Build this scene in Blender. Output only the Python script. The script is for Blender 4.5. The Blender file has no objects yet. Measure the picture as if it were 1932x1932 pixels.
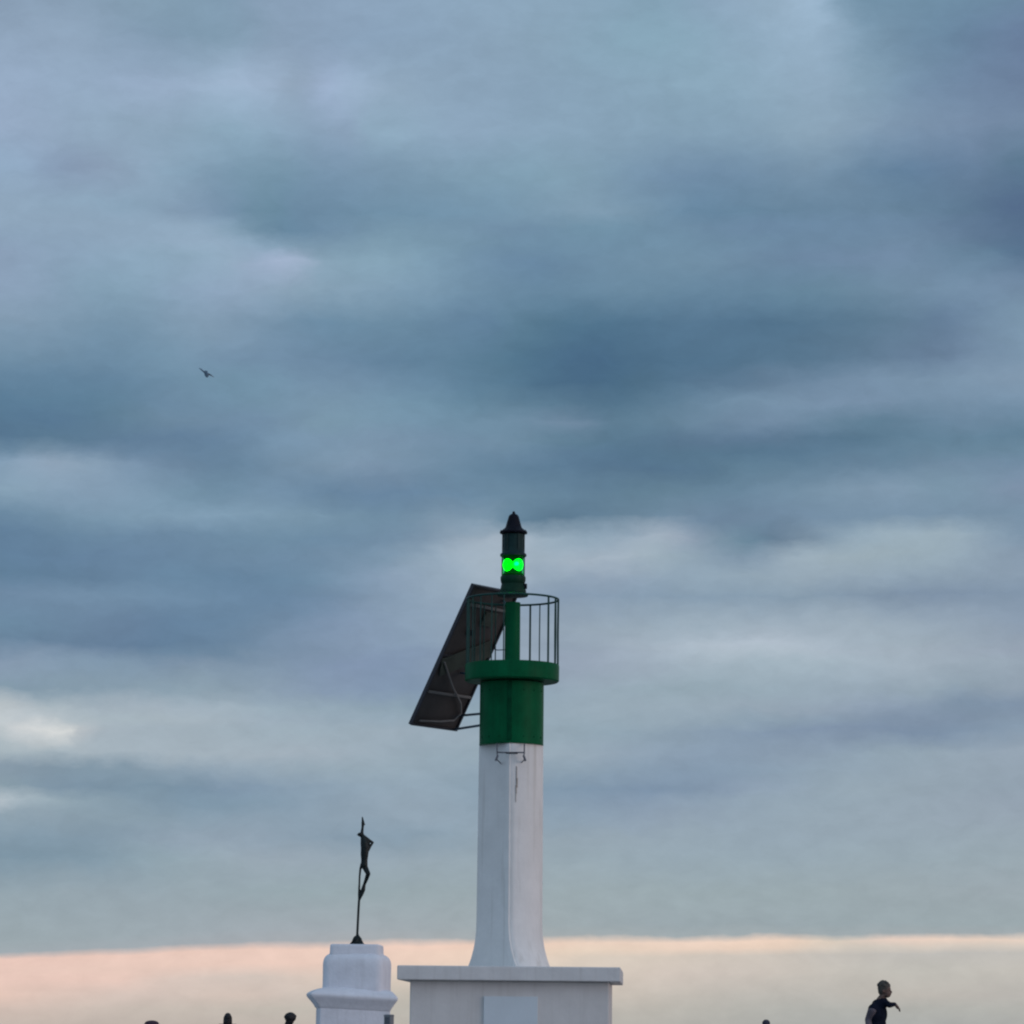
import bpy, bmesh, math, random
from mathutils import Vector, Matrix

random.seed(7)
S = bpy.context.scene
COL = S.collection
R = math.radians

# ------------------------------------------------------------------ camera
FOC = 6373.0                       # focal length in units of a 1932 px wide frame
CAMZ = 1.1
pitch = math.atan((1956.6 - 966) / FOC)
roll = R(0.6)
vf = Vector((0, math.cos(pitch), math.sin(pitch)))
r0 = Vector((1, 0, 0)); u0 = r0.cross(vf)
vr = r0 * math.cos(roll) + u0 * math.sin(roll)
vu = -r0 * math.sin(roll) + u0 * math.cos(roll)
cam = bpy.data.cameras.new('camera')
co = bpy.data.objects.new('camera', cam); COL.objects.link(co)
M = Matrix((vr, vu, -vf)).transposed().to_4x4(); M.translation = Vector((0, 0, CAMZ))
co.matrix_world = M
cam.sensor_width = 36; cam.lens = 36 * FOC / 1932
cam.clip_start = .1; cam.clip_end = 20000
S.camera = co


def P(px, py, Y):
    """the place at distance Y seen at a spot of the photograph"""
    d = vf + vr * ((px - 966) / FOC) + vu * ((966 - py) / FOC)
    return Vector((0, 0, CAMZ)) + d * (Y / d.y)


def lin(c):
    def f(v):
        v /= 255
        return v / 12.92 if v <= .04045 else ((v + .055) / 1.055) ** 2.4
    return (f(c[0]), f(c[1]), f(c[2]), 1)


# ------------------------------------------------------------------ render look
S.view_settings.view_transform = 'Standard'
S.view_settings.look = 'None'
S.view_settings.exposure = 0
S.view_settings.gamma = 1
S.cycles.filter_width = 2.2
S.cycles.max_bounces = 6
S.cycles.use_denoising = True


# ------------------------------------------------------------------ materials
def mat(name, base, rough=.6, metal=0, var=.12, scale=3.0, bump=0, spec=.4, dark=None, streak=0, streakcol=(.12, .10, .085)):
    m = bpy.data.materials.new(name); m.use_nodes = True
    nt = m.node_tree; n = nt.nodes; L = nt.links
    b = n['Principled BSDF']
    b.inputs['Roughness'].default_value = rough
    b.inputs['Metallic'].default_value = metal
    b.inputs['Specular IOR Level'].default_value = spec
    tc = n.new('ShaderNodeTexCoord')
    nz = n.new('ShaderNodeTexNoise'); nz.inputs['Scale'].default_value = scale; nz.inputs['Detail'].default_value = 8
    nz.inputs['Roughness'].default_value = .65
    L.new(tc.outputs['Object'], nz.inputs['Vector'])
    cr = n.new('ShaderNodeValToRGB')
    lo = [c * (1 - var) for c in base]; hi = [min(1, c * (1 + var)) for c in base]
    cr.color_ramp.elements[0].position = .3; cr.color_ramp.elements[0].color = (*lo, 1)
    cr.color_ramp.elements[1].position = .7; cr.color_ramp.elements[1].color = (*hi, 1)
    L.new(nz.outputs['Fac'], cr.inputs['Fac'])
    out = cr.outputs['Color']
    if streak:
        mp = n.new('ShaderNodeMapping'); mp.inputs['Scale'].default_value = (9, 9, .45)
        n2 = n.new('ShaderNodeTexNoise'); n2.inputs['Scale'].default_value = 1; n2.inputs['Detail'].default_value = 6
        L.new(tc.outputs['Object'], mp.inputs['Vector']); L.new(mp.outputs['Vector'], n2.inputs['Vector'])
        mr = n.new('ShaderNodeMapRange'); mr.inputs['From Min'].default_value = .52; mr.inputs['From Max'].default_value = .8
        mr.inputs['To Max'].default_value = streak
        L.new(n2.outputs['Fac'], mr.inputs['Value'])
        mx = n.new('ShaderNodeMix'); mx.data_type = 'RGBA'
        L.new(mr.outputs['Result'], mx.inputs['Factor']); L.new(out, mx.inputs['A'])
        mx.inputs['B'].default_value = (*streakcol, 1)
        out = mx.outputs['Result']
    L.new(out, b.inputs['Base Color'])
    if bump:
        bp = n.new('ShaderNodeBump'); bp.inputs['Strength'].default_value = bump; bp.inputs['Distance'].default_value = .02
        n3 = n.new('ShaderNodeTexNoise'); n3.inputs['Scale'].default_value = scale * 7; n3.inputs['Detail'].default_value = 5
        L.new(tc.outputs['Object'], n3.inputs['Vector']); L.new(n3.outputs['Fac'], bp.inputs['Height'])
        L.new(bp.outputs['Normal'], b.inputs['Normal'])
    return m


def emit(name, col, s):
    m = bpy.data.materials.new(name); m.use_nodes = True
    n = m.node_tree.nodes; b = n['Principled BSDF']
    b.inputs['Base Color'].default_value = (*[c * .2 for c in col], 1)
    b.inputs['Emission Color'].default_value = (*col, 1)
    b.inputs['Emission Strength'].default_value = s
    b.inputs['Specular IOR Level'].default_value = 0
    return m


WHITE = mat('white_render', (.76, .745, .725), .8, var=.07, scale=1.6, bump=.25, spec=.25, streak=.55, streakcol=(.46, .43, .38))
WHITE2 = mat('white_masonry_block', (.62, .60, .585), .85, var=.08, scale=1.3, bump=.3, spec=.2, streak=.3, streakcol=(.36, .33, .3))
SLABW = mat('white_coping', (.63, .62, .615), .8, var=.08, scale=2.2, bump=.3, spec=.2, streak=.3, streakcol=(.36, .33, .3))
PEDW = mat('blue_white_paint', (.72, .735, .79), .75, var=.09, scale=2.2, bump=.35, spec=.25, streak=.22, streakcol=(.38, .38, .38))
DOORC = mat('pale_blue_door_paint', (.58, .64, .68), .6, var=.05, scale=2, spec=.4)
GREEN = mat('green_enamel', (.0008, .088, .033), .45, var=.25, scale=2.5, bump=.12, spec=.05, streak=.45, streakcol=(.004, .040, .018))
SEAMG = mat('dark_green_seam', (.0008, .052, .022), .6, var=.3, scale=6, spec=.05)
GREEN2 = mat('dull_green_enamel', (.005, .034, .020), .5, var=.3, scale=4, bump=.12, spec=.1)
DARKG = mat('lantern_grey_green', (.008, .030, .030), .5, var=.25, scale=6, bump=.1, spec=.12)
HEAD = mat('lantern_black', (.004, .005, .011), .5, var=.3, scale=6, bump=.1, spec=.1)
RAILM = mat('rail_green_paint', (.012, .055, .048), .5, var=.2, scale=8, spec=.15)
PANELM = mat('panel_back_sheet', (.040, .036, .035), .55, var=.35, scale=1.6, spec=.4)
PANELF = mat('panel_frame', (.028, .028, .036), .5, .2, var=.2, scale=4, spec=.5)
REFLM = mat('panel_reflection_tone', (.050, .062, .052), .6, var=.2, scale=4, spec=.2)  # grey-green reflection on the panel back, put into the colour
PANELB = mat('panel_brackets', (.17, .165, .16), .5, .2, var=.15, scale=6, spec=.5)
CELLS = mat('solar_cells', (.006, .01, .03), .15, var=.3, scale=12, spec=.6)
STEELB = mat('strut_steel', (.05, .09, .13), .5, .2, var=.2, scale=6)
LADM = mat('ladder_iron', (.10, .11, .13), .6, .2, var=.3, scale=9)
STAIN = mat('rust_stain', (.33, .295, .26), .9, var=.25, scale=8, spec=.1)
BRONZE = mat('dark_bronze', (.007, .013, .013), .45, .1, var=.45, scale=9, bump=.3, spec=.25)
POSTM = mat('grey_post_paint', (.20, .215, .235), .6, var=.15, scale=5, bump=.2)
CONC = mat('concrete', (.30, .29, .28), .9, var=.2, scale=.5, bump=.4, spec=.2)
SKIN = mat('skin', (.12, .07, .056), .6, var=.08, scale=9)
HAIRB = mat('black_hair', (.006, .006, .008), .5, var=.4, scale=30, bump=.4)
HAIRBR = mat('brown_hair', (.055, .048, .04), .6, var=.4, scale=30, bump=.4)
NAVY = mat('navy_cloth', (.006, .009, .02), .9, var=.3, scale=9, bump=.2, spec=.1)
LILAC = mat('lilac_grey_cloth', (.12, .105, .125), .9, var=.15, scale=9, bump=.2, spec=.1)
DENIM = mat('dark_denim', (.02, .028, .05), .9, var=.25, scale=9, bump=.2, spec=.1)
PLUM = mat('plum_cloth', (.055, .038, .055), .9, var=.2, scale=9, bump=.2, spec=.1)
SLATE = mat('slate_cloth', (.05, .05, .075), .9, var=.2, scale=9, bump=.2, spec=.1)
MAROON = mat('dark_red_cloth', (.07, .015, .02), .9, var=.2, scale=9, bump=.2, spec=.1)
BLACKC = mat('black_cloth', (.01, .01, .012), .9, var=.3, scale=9, bump=.2, spec=.1)
SHOE = mat('dark_shoe', (.02, .02, .02), .6, var=.2, scale=9)
EYEW = mat('eye', (.05, .04, .035), .2, var=.1)
FEATHER = mat('hazed_grey_feathers', (.27, .35, .43), .8, var=.2, scale=9, spec=.1)  # lightened towards the sky tone: distance haze mixed into the colour
BIRDB = mat('hazed_dark_feathers', (.10, .15, .20), .8, var=.2, scale=9, spec=.1)  # body colour carries the same painted-in haze

# pale green tinted glass of the lantern
GLASS = bpy.data.materials.new('green_lantern_glass'); GLASS.use_nodes = True
n = GLASS.node_tree.nodes; L = GLASS.node_tree.links
n.remove(n['Principled BSDF'])
tr = n.new('ShaderNodeBsdfTransparent'); tr.inputs['Color'].default_value = (.35, .95, .55, 1)
gl = n.new('ShaderNodeBsdfGlossy'); gl.inputs['Roughness'].default_value = .08; gl.inputs['Color'].default_value = (.25, .4, .35, 1)
fr = n.new('ShaderNodeFresnel'); fr.inputs['IOR'].default_value = 1.12
mx = n.new('ShaderNodeMixShader')
L.new(fr.outputs['Fac'], mx.inputs['Fac']); L.new(tr.outputs['BSDF'], mx.inputs[1]); L.new(gl.outputs['BSDF'], mx.inputs[2])
L.new(mx.outputs['Shader'], n['Material Output'].inputs['Surface'])
LAMPA = emit('green_lamp', (0.0, 1.0, .003), 5.0)
LAMPB = emit('cool_green_lamp', (0.0, 1.0, .014), 5.0)
LAMPC = emit('cyan_green_core', (0.0, 1.0, .62), 1.5)
CORE = mat('green_lens_core', (.001, .07, .022), .6, var=.2, scale=8, spec=.1)

# sea water
SEA = bpy.data.materials.new('sea_water'); SEA.use_nodes = True
n = SEA.node_tree.nodes; L = SEA.node_tree.links; b = n['Principled BSDF']
b.inputs['Base Color'].default_value = (.02, .045, .06, 1); b.inputs['Roughness'].default_value = .12
tc = n.new('ShaderNodeTexCoord'); nz = n.new('ShaderNodeTexNoise'); nz.inputs['Scale'].default_value = .5; nz.inputs['Detail'].default_value = 6
bp = n.new('ShaderNodeBump'); bp.inputs['Strength'].default_value = .6; bp.inputs['Distance'].default_value = .4
L.new(tc.outputs['Object'], nz.inputs['Vector']); L.new(nz.outputs['Fac'], bp.inputs['Height']); L.new(bp.outputs['Normal'], b.inputs['Normal'])


# ------------------------------------------------------------------ mesh helpers
def link(name, bm, m, parent=None, loc=(0, 0, 0), smooth=False, bevel=0, seg=2):
    bmesh.ops.recalc_face_normals(bm, faces=bm.faces[:])
    me = bpy.data.meshes.new(name); bm.to_mesh(me); bm.free()
    o = bpy.data.objects.new(name, me); COL.objects.link(o)
    me.materials.append(m)
    o.location = loc
    if parent: o.parent = parent
    if smooth:
        for p in me.polygons: p.use_smooth = True
        me.set_sharp_from_angle(angle=R(38))
    if bevel:
        md = o.modifiers.new('bevel', 'BEVEL'); md.width = bevel; md.segments = seg; md.limit_method = 'ANGLE'; md.angle_limit = R(40)
    return o


def thing(name, label, cat, loc, rz=0, group=None):
    o = bpy.data.objects.new(name, None); COL.objects.link(o)
    o.location = loc; o.rotation_euler = (0, 0, rz); o.empty_display_size = .3
    o['label'] = label; o['category'] = cat
    if group: o['group'] = group
    return o


def box(bm, c, s, rot=None):
    m = Matrix.Translation(c)
    if rot is not None: m = m @ rot.to_4x4()
    bmesh.ops.create_cube(bm, size=1, matrix=m @ Matrix.Diagonal((*s, 1)))


def tube(bm, a, b, r1, r2=None, seg=12):
    a = Vector(a); b = Vector(b); d = b - a
    q = Vector((0, 0, 1)).rotation_difference(d).to_matrix().to_4x4()
    bmesh.ops.create_cone(bm, cap_ends=True, segments=seg, radius1=r1, radius2=r1 if r2 is None else r2, depth=d.length,
                          matrix=Matrix.Translation((a + b) / 2) @ q)


def path(bm, pts, r, seg=8):
    for a, b in zip(pts[:-1], pts[1:]): tube(bm, a, b, r, r, seg)
    for p in pts[1:-1]: bmesh.ops.create_uvsphere(bm, u_segments=seg, v_segments=6, radius=r, matrix=Matrix.Translation(p))


def lathe(bm, prof, seg=48, c=(0, 0)):
    rings = []
    for r, z in prof:
        if r < 1e-4: rings.append([bm.verts.new((c[0], c[1], z))])
        else: rings.append([bm.verts.new((c[0] + r * math.cos(2 * math.pi * k / seg), c[1] + r * math.sin(2 * math.pi * k / seg), z)) for k in range(seg)])
    for A, B in zip(rings[:-1], rings[1:]):
        for k in range(seg):
            a = [A[k % len(A)], A[(k + 1) % len(A)], B[(k + 1) % len(B)], B[k % len(B)]]
            u = []
            for v in a:
                if v not in u: u.append(v)
            if len(u) > 2: bm.faces.new(u)
    for Rr in (rings[0], rings[-1]):
        if len(Rr) > 2: bm.faces.new(Rr)


def loft(bm, sections):
    """sections: list of equally long point loops"""
    rings = [[bm.verts.new(p) for p in s] for s in sections]
    n = len(rings[0])
    for A, B in zip(rings[:-1], rings[1:]):
        for k in range(n): bm.faces.new((A[k], A[(k + 1) % n], B[(k + 1) % n], B[k]))
    bm.faces.new(rings[0]); bm.faces.new(rings[-1])


def rounded(poly, c, z, seg=4):
    """polygon with every corner rounded with set-back c"""
    out = []
    n = len(poly)
    for i in range(n):
        p = Vector(poly[i]); a = Vector(poly[i - 1]); b = Vector(poly[(i + 1) % n])
        s = p + (a - p).normalized() * c; e = p + (b - p).normalized() * c
        for k in range(seg + 1):
            t = k / seg
            q = s * (1 - t) ** 2 + p * 2 * t * (1 - t) + e * t * t
            out.append((q.x, q.y, z))
    return out


def capsule(bm, a, b, ra, rb, seg=14):
    a = Vector(a); b = Vector(b)
    bmesh.ops.create_uvsphere(bm, u_segments=seg, v_segments=seg // 2 + 2, radius=ra, matrix=Matrix.Translation(a))
    bmesh.ops.create_uvsphere(bm, u_segments=seg, v_segments=seg // 2 + 2, radius=rb, matrix=Matrix.Translation(b))
    if (b - a).length > 1e-4: tube(bm, a, b, ra, rb, seg)


def ellipsoid(bm, c, s, rot=None, seg=20):
    m = Matrix.Translation(c)
    if rot is not None: m = m @ rot.to_4x4()
    bmesh.ops.create_uvsphere(bm, u_segments=seg, v_segments=seg // 2 + 2, radius=1, matrix=m @ Matrix.Diagonal((*s, 1)))


def fuse(name, bm, m, parent, voxel, smooth=2):
    """all the overlapping shapes grown together into one continuous skin"""
    o = link(name, bm, m, parent)
    md = o.modifiers.new('r', 'REMESH'); md.mode = 'VOXEL'; md.voxel_size = voxel; md.use_smooth_shade = True
    sm = o.modifiers.new('s', 'SMOOTH'); sm.factor = .5; sm.iterations = smooth
    dg = bpy.context.evaluated_depsgraph_get()
    me = bpy.data.meshes.new_from_object(o.evaluated_get(dg))
    old = o.data; o.modifiers.clear(); o.data = me; bpy.data.meshes.remove(old)
    me.name = name
    if not me.materials: me.materials.append(m)
    for p in me.polygons: p.use_smooth = True
    return o


# ------------------------------------------------------------------ setting: pier, quay, sea
def structure(o): o['kind'] = 'structure'; return o


bm = bmesh.new(); bmesh.ops.create_circle(bm, cap_ends=True, segments=96, radius=9000, matrix=Matrix.Translation((0, 0, -1.9)))
structure(link('sea', bm, SEA))
bm = bmesh.new(); box(bm, (0, 68, -1.5), (120, 62, 3.0)); q = P(1640, 1930, 50.0); box(bm, (q.x, 50.0, .17), (5.0, 1.4, .36))   # low step near the pier edge
structure(link('pier', bm, CONC, bevel=.05))
bm = bmesh.new(); box(bm, (0, -18, -1.75), (160, 40, 2.5)); structure(link('quay', bm, CONC, bevel=.05))

# ------------------------------------------------------------------ the harbour light
TX, TY = .03, 57.0
tower = thing('harbour_light', 'green and white harbour light tower with lit green lantern, railed gallery and tilted solar panel', 'harbour light', (TX, TY, 0))
PHI = R(-2.6)
rotb = Matrix.Rotation(PHI, 3, 'Z')

# base block, coping slab and door (all on a plan turned by PHI)
bm = bmesh.new(); box(bm, (rotb @ Vector((.085, 0, 1.0))), (3.235, 3.3, 2.0), rotb)
link('base_block', bm, WHITE2, tower, bevel=.02)
bm = bmesh.new(); box(bm, (rotb @ Vector((.078, 0, 2.116))), (3.62, 3.7, .232), rotb)
link('coping_slab', bm, SLABW, tower, bevel=.018)
bm = bmesh.new(); box(bm, (rotb @ Vector((.11, -1.66, .875))), (.88, .05, 1.75), rotb)
door = link('door', bm, DOORC, tower, bevel=.008)
bm = bmesh.new()
hx = rotb @ Vector((.45, -1.685, .95)); tube(bm, hx, hx + Vector((0, -.05, 0)), .012); box(bm, hx + Vector((-.05, -.055, 0)), (.13, .02, .02))
link('door_handle', bm, LADM, door)


# shaft: a slim square pier set corner-on, its foot flaring
A = .545
th = R(4.3)
KL = Vector((-A * math.cos(th), A * math.sin(th))); KF = Vector((-A * math.sin(th), -A * math.cos(th)))
KR = -KL; KB = -KF
nRF = (KF + KR).normalized(); nBL = -nRF


def shaft_poly(flare=0.0, grow=0.0):
    pts = []
    for k, s in ((KL, nBL), (KF, nRF), (KR, nRF), (KB, nBL)):
        p = k * (1 + grow / A) + s * flare
        pts.append((p.x, p.y))
    return pts


def shaft_section(z, flare=0.0, grow=0.0):
    L_, F_, R_, B_ = [Vector(q) for q in shaft_poly(flare, grow)]
    out = [(L_.x, L_.y, z)]
    out += [((L_ + (F_ - L_) * t).x, (L_ + (F_ - L_) * t).y, z) for t in (.03, .5, .88)]
    s0 = L_ + (F_ - L_) * .93; m0 = F_ + Vector((.012, .012)); c1 = F_ + (R_ - F_) * .05
    out += [(s0.x, s0.y, z), (m0.x, m0.y, z), (c1.x, c1.y, z)]
    for k in range(1, 13):                 # bulging right-hand face, running round into the back
        t = k / 13
        q = F_ + (R_ - F_) * t + nRF * (.115 * math.sin(math.pi * t) ** .9) * (1 if t < .5 else 1)
        out.append((q.x, q.y, z))
    rr = R_ + Vector((-.004, .02)); out.append((rr.x, rr.y, z))
    for t in (.1, .5, .9):
        q = R_ + (B_ - R_) * t; out.append((q.x, q.y, z))
    for t in (.02, .5, .97):
        q = B_ + (L_ - B_) * t; out.append((q.x, q.y, z))
    return out


Z_SLAB = 2.234
Z_DRUM0, Z_DRUM1 = 5.965, 7.02
bm = bmesh.new()
secs = []
for i in range(25):
    t = i / 24
    z = Z_SLAB - .002 + (Z_DRUM0 + .02 - Z_SLAB) * t
    h = z - Z_SLAB
    f = .215 * max(0, 1 - h / .78) ** 2.3 + .022 * (1 - t)
    secs.append(shaft_section(z, f))
loft(bm, secs)
shaft = link('shaft', bm, WHITE, tower, smooth=True)

bm = bmesh.new()
lathe(bm, [(.515, Z_DRUM0), (.541, Z_DRUM0 + .001), (.544, Z_DRUM0 + .012), (.541, Z_DRUM0 + .03), (.541, Z_DRUM1)], 64)
drum = link('green_drum', bm, GREEN, tower, smooth=True)
bm = bmesh.new(); box(bm, (-.036, -.538, (Z_DRUM0 + Z_DRUM1) / 2 + .02), (.075, .03, Z_DRUM1 - Z_DRUM0 - .06)); link('drum_seam', bm, SEAMG, drum, bevel=.01)
for zz in (Z_DRUM0 + .12, Z_DRUM1 - .15):
    for k in range(7):
        az = R(-66 + 22 * k); x, y = .541 * math.sin(az), -.541 * math.cos(az)
        bm = bmesh.new(); tube(bm, (x, y, zz), (x * 1.018, y * 1.018, zz), .013, .010, 8); link('drum_bolt', bm, SEAMG, drum)

# gallery: round pan with a deep rim
GX = .0
zr1, zr0 = 7.338, 7.045
bm = bmesh.new()
lathe(bm, [(.0, zr0 + .0), (.30, zr0), (.775, zr0), (.797, zr0 + .02), (.80, zr1 - .02), (.79, zr1), (.745, zr1), (.735, zr1 - .02), (.735, zr1 - .13), (0, zr1 - .12)], 64)
link('gallery', bm, GREEN, tower, smooth=True)

# railing
ZR = 8.455
RR = .775


def ring(bm, r, z, rad, seg=72):
    pts = [Vector((r * math.sin(2 * math.pi * k / seg), -r * math.cos(2 * math.pi * k / seg), z)) for k in range(seg)]
    loops = []
    for k, p in enumerate(pts):
        a = 2 * math.pi * k / seg; rd = Vector((math.sin(a), -math.cos(a), 0))
        loops.append([bm.verts.new(p + rd * (rad * math.cos(2 * math.pi * j / 8)) + Vector((0, 0, rad * math.sin(2 * math.pi * j / 8)))) for j in range(8)])
    for k in range(seg):
        X, Y = loops[k], loops[(k + 1) % seg]
        for j in range(8): bm.faces.new((X[j], X[(j + 1) % 8], Y[(j + 1) % 8], Y[j]))


bm = bmesh.new(); ring(bm, RR, ZR, .018); railing = link('railing', bm, RAILM, tower, smooth=True)
for k, deg in enumerate((51, -11, -27, -44, -60, 69, -75, -92, -108, -124, 88, -141, -158, -175, 172, 157, 143, 108)):   # open on the right of the front: the way in
    az = R(deg)
    rad = .017 if k % 5 == 0 else .0105
    bm = bmesh.new(); x, y = RR * math.sin(az), -RR * math.cos(az)
    w = .006 * math.sin(k * 2.3)
    path(bm, [Vector((x, y, zr1 - .03)), Vector((x * (1 + w), y * (1 + w), zr1 + .55)), Vector((x, y, ZR))], rad, 8)
    link('baluster', bm, RAILM, railing, smooth=True)

# mast between gallery and lantern
bm = bmesh.new(); lathe(bm, [(.135, zr1 - .125), (.16, zr1 - .09), (.132, zr1 - .05), (.131, 8.0), (.129, 8.40)], 32)
link('mast', bm, GREEN, tower, smooth=True)
k_ = .000828


def zl(y): return P(970.5, (1700 + y / 6.04) / 1.78882, 57).z


bm = bmesh.new()
lathe(bm, [(.12, zl(1895)), (.25, zl(1890)), (.262, zl(1870)), (.262, zl(1835)), (.225, zl(1815)), (.225, zl(1770)), (.215, zl(1740)), (.20, zl(1660)), (.195, zl(1640)),
           (.205, zl(1610)), (.215, zl(1560)), (.215, zl(1500)), (.205, zl(1480)), (0, zl(1478))], 40)
lb = link('lantern_base', bm, GREEN2, tower, smooth=True)
for a in range(8):
    az = R(a * 45 + 12); x, y = .235 * math.sin(az), -.235 * math.cos(az)
    bm = bmesh.new(); tube(bm, (x, y, zl(1833)), (x, y, zl(1812)), .018, .018, 6)
    link('bolt', bm, DARKG, lb)
bm = bmesh.new(); box(bm, (.205, -.05, zl(1690)), (.07, .09, .085)); link('junction_box', bm, HEAD, lb, bevel=.01)

# glass drum with two glowing lamps
zg0, zg1 = zl(1480), zl(1075)
bm = bmesh.new(); lathe(bm, [(.196, zg0), (.198, zg0 + .02), (.198, zg1 - .02), (.196, zg1)], 48)
lens = link('lantern_glass', bm, GLASS, tower, smooth=True)
bm = bmesh.new(); lathe(bm, [(.17, zg0 + .001), (.176, zg0 + .03), (.150, (zg0 + zg1) / 2 - .10), (.135, (zg0 + zg1) / 2), (.150, (zg0 + zg1) / 2 + .10), (.172, zg1 - .03), (.17, zg1 - .001)], 40)
link('lens_core', bm, CORE, lens, smooth=True)
zc = zl(1262)
for x, mm, s in ((-.078, LAMPA, .100), (.066, LAMPB, .103)):
    bm = bmesh.new(); ellipsoid(bm, (x, -.075, zc + (.0 if x < 0 else .004)), (s * .94, .098, s * 1.16), seg=28)
    lo = link('lamp', bm, mm, lens, smooth=True)
    lo['label'] = 'pure green glowing lamp' if x < 0 else 'brighter green lamp with a cyan centre'
bm = bmesh.new(); ellipsoid(bm, (.062, -.142, zc + .008), (.050, .036, .050), seg=20); link('lamp_core', bm, LAMPC, lens, smooth=True)

bm = bmesh.new()
lathe(bm, [(.15, zg1 - .001), (.222, zg1), (.226, zl(1055)), (.222, zl(1030)), (.20, zl(1010)), (.19, zl(985)), (.184, zl(960)), (.178, zl(900)), (.176, zl(700)), (.178, zl(650)), (.18, zl(632)), (0, zl(630))], 40)
lh = link('lantern_hood', bm, DARKG, tower, smooth=True)
for a in range(6):
    az = R(a * 60 + 25); x, y = .186 * math.sin(az), -.186 * math.cos(az)
    bm = bmesh.new(); tube(bm, (x, y, zl(985)), (x, y, zl(610)), .010, .010, 6)
    link('tie_rod', bm, DARKG, lh)
bm = bmesh.new()
lathe(bm, [(.17, zl(632)), (.225, zl(612)), (.236, zl(590)), (.232, zl(570)), (.20, zl(545)), (.150, zl(500)), (.136, zl(470)), (.122, zl(410)), (.098, zl(310)), (.086, zl(260)),
           (.07, zl(232)), (.03, zl(205)), (.022, zl(185)), (.024, zl(172)), (.012, zl(158)), (0, zl(152))], 40)
cap = link('lantern_cap', bm, HEAD, tower, smooth=True)
for a in range(12):
    az = R(a * 30 + 8); x, y = .226 * math.sin(az), -.226 * math.cos(az)
    bm = bmesh.new(); tube(bm, (x, y, zl(612)), (x * .96, y * .96, zl(540)), .014, .005, 6)
    link('bird_spike', bm, HEAD, cap)

# short ladder hanging under the gallery, in front of the shaft
bm = bmesh.new()
ly = -A - .06
for s in (-1, 1):
    xx = s * .228 - .01
    path(bm, [Vector((xx, ly + .10, Z_DRUM0 - .01)), Vector((xx, ly, Z_DRUM0 - .06)), Vector((xx, ly, 5.79)), Vector((xx - s * .01, ly, 5.74))], .011, 8)
    box(bm, (xx + s * .004, ly, 5.705), (.035, .04, .10), Matrix.Rotation(R(-20 * s), 3, 'Y'))
    path(bm, [Vector((xx, ly + .01, 5.68)), Vector((xx - s * .08, -.36, 5.62)), Vector((xx - s * .11, -.28, 5.60))], .010, 8)
path(bm, [Vector((-.235, ly, 5.80)), Vector((-.07, ly, 5.798)), Vector((0, ly, 5.786)), Vector((.06, ly, 5.80)), Vector((.215, ly, 5.80))], .012, 8)
ladder = link('access_ladder', bm, LADM, tower)
bm = bmesh.new(); box(bm, (.008, ly, 5.792), (.20, .02, .032)); link('ladder_rung_plate', bm, HEAD, ladder, bevel=.005)

# rusty run-off mark on the right-hand face of the shaft: thin crust standing off the render
d = (KR - KF).normalized()
bm = bmesh.new()
t0_ = .12
for (t, za, zb, w) in ((.115, 5.29, 5.58, .007), (.122, 5.22, 5.38, .013), (.110, 5.12, 5.26, .010), (.106, 4.98, 5.14, .005)):
    p = KF + d * t + nRF * (.115 * math.sin(math.pi * t / (KR - KF).length) ** .9 + .016)
    box(bm, (p.x, p.y, (za + zb) / 2), (w * 2, .006, zb - za), Matrix.Rotation(math.atan2(d.y, d.x), 3, 'Z'))
link('rust_streak', bm, STAIN, shaft, bevel=.002)

# solar panel, seen from its back
aa, tt, PW, PH = R(55), R(28.96), 1.357, 2.687
e = Vector((math.cos(aa), math.sin(aa), 0)); nh = Vector((math.sin(aa), -math.cos(aa), 0))
s_ = nh * math.sin(tt) + Vector((0, 0, math.cos(tt)))
nb = e.cross(s_)                       # back normal, towards the viewer
if nb.y > 0: nb = -nb
B0 = Vector((-1.724 - TX, 58.02 - TY, 6.40))
pm = Matrix((e, s_, nb)).transposed()


def pp(u, v, w=0): return B0 + e * u + s_ * v + nb * w


def pbar(bm, u0, v0, u1, v1, wid, dep, w0=0):
    a = pp(u0, v0, w0); b_ = pp(u1, v1, w0); dd = (b_ - a); ln = dd.length; dd.normalize()
    sd = nb.cross(dd)
    box(bm, (a + b_) / 2, (ln, wid, dep), Matrix((dd, sd, nb)).transposed())


bm = bmesh.new(); box(bm, pp(PW / 2, PH / 2, -.012), (PW - .02, PH - .02, .02), pm)
panel = link('solar_panel', bm, PANELM, tower)
bm = bmesh.new(); box(bm, pp(PW / 2, PH / 2, -.028), (PW - .06, PH - .06, .008), pm); link('solar_cells', bm, CELLS, panel)
bm = bmesh.new()
pbar(bm, .02, 0, .02, PH, .04, .07); pbar(bm, PW - .02, 0, PW - .02, PH, .04, .07)
pbar(bm, .04, .02, PW - .04, .02, .04, .072); pbar(bm, .04, PH - .02, PW - .04, PH - .02, .04, .072); pbar(bm, .04, PH * .5, PW - .04, PH * .5, .05, .05)
link('panel_frame', bm, PANELF, panel, bevel=.004)
for v in (PH * .245, PH * .865):
    bm = bmesh.new(); pbar(bm, .05, v, PW - .05, v, .045, .035, .03); link('cross_bar', bm, PANELB, panel, bevel=.004)
bm = bmesh.new(); pbar(bm, .10, PH * .415, PW - .10, PH * .60, .34, .02, .034)  # raised patch standing in for a reflection on the panel back
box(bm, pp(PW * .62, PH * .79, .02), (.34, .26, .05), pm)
link('reflection_patch', bm, REFLM, panel, bevel=.004)
bm = bmesh.new()
path(bm, [pp(.10, PH * .46, .06), pp(.62, PH * .30, .085), pp(1.05, PH * .20, .075), pp(1.20, PH * .13, .06), pp(1.10, PH * .075, .05), pp(.75, PH * .055, .045), pp(.18, PH * .04, .04)], .017, 8)
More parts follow.
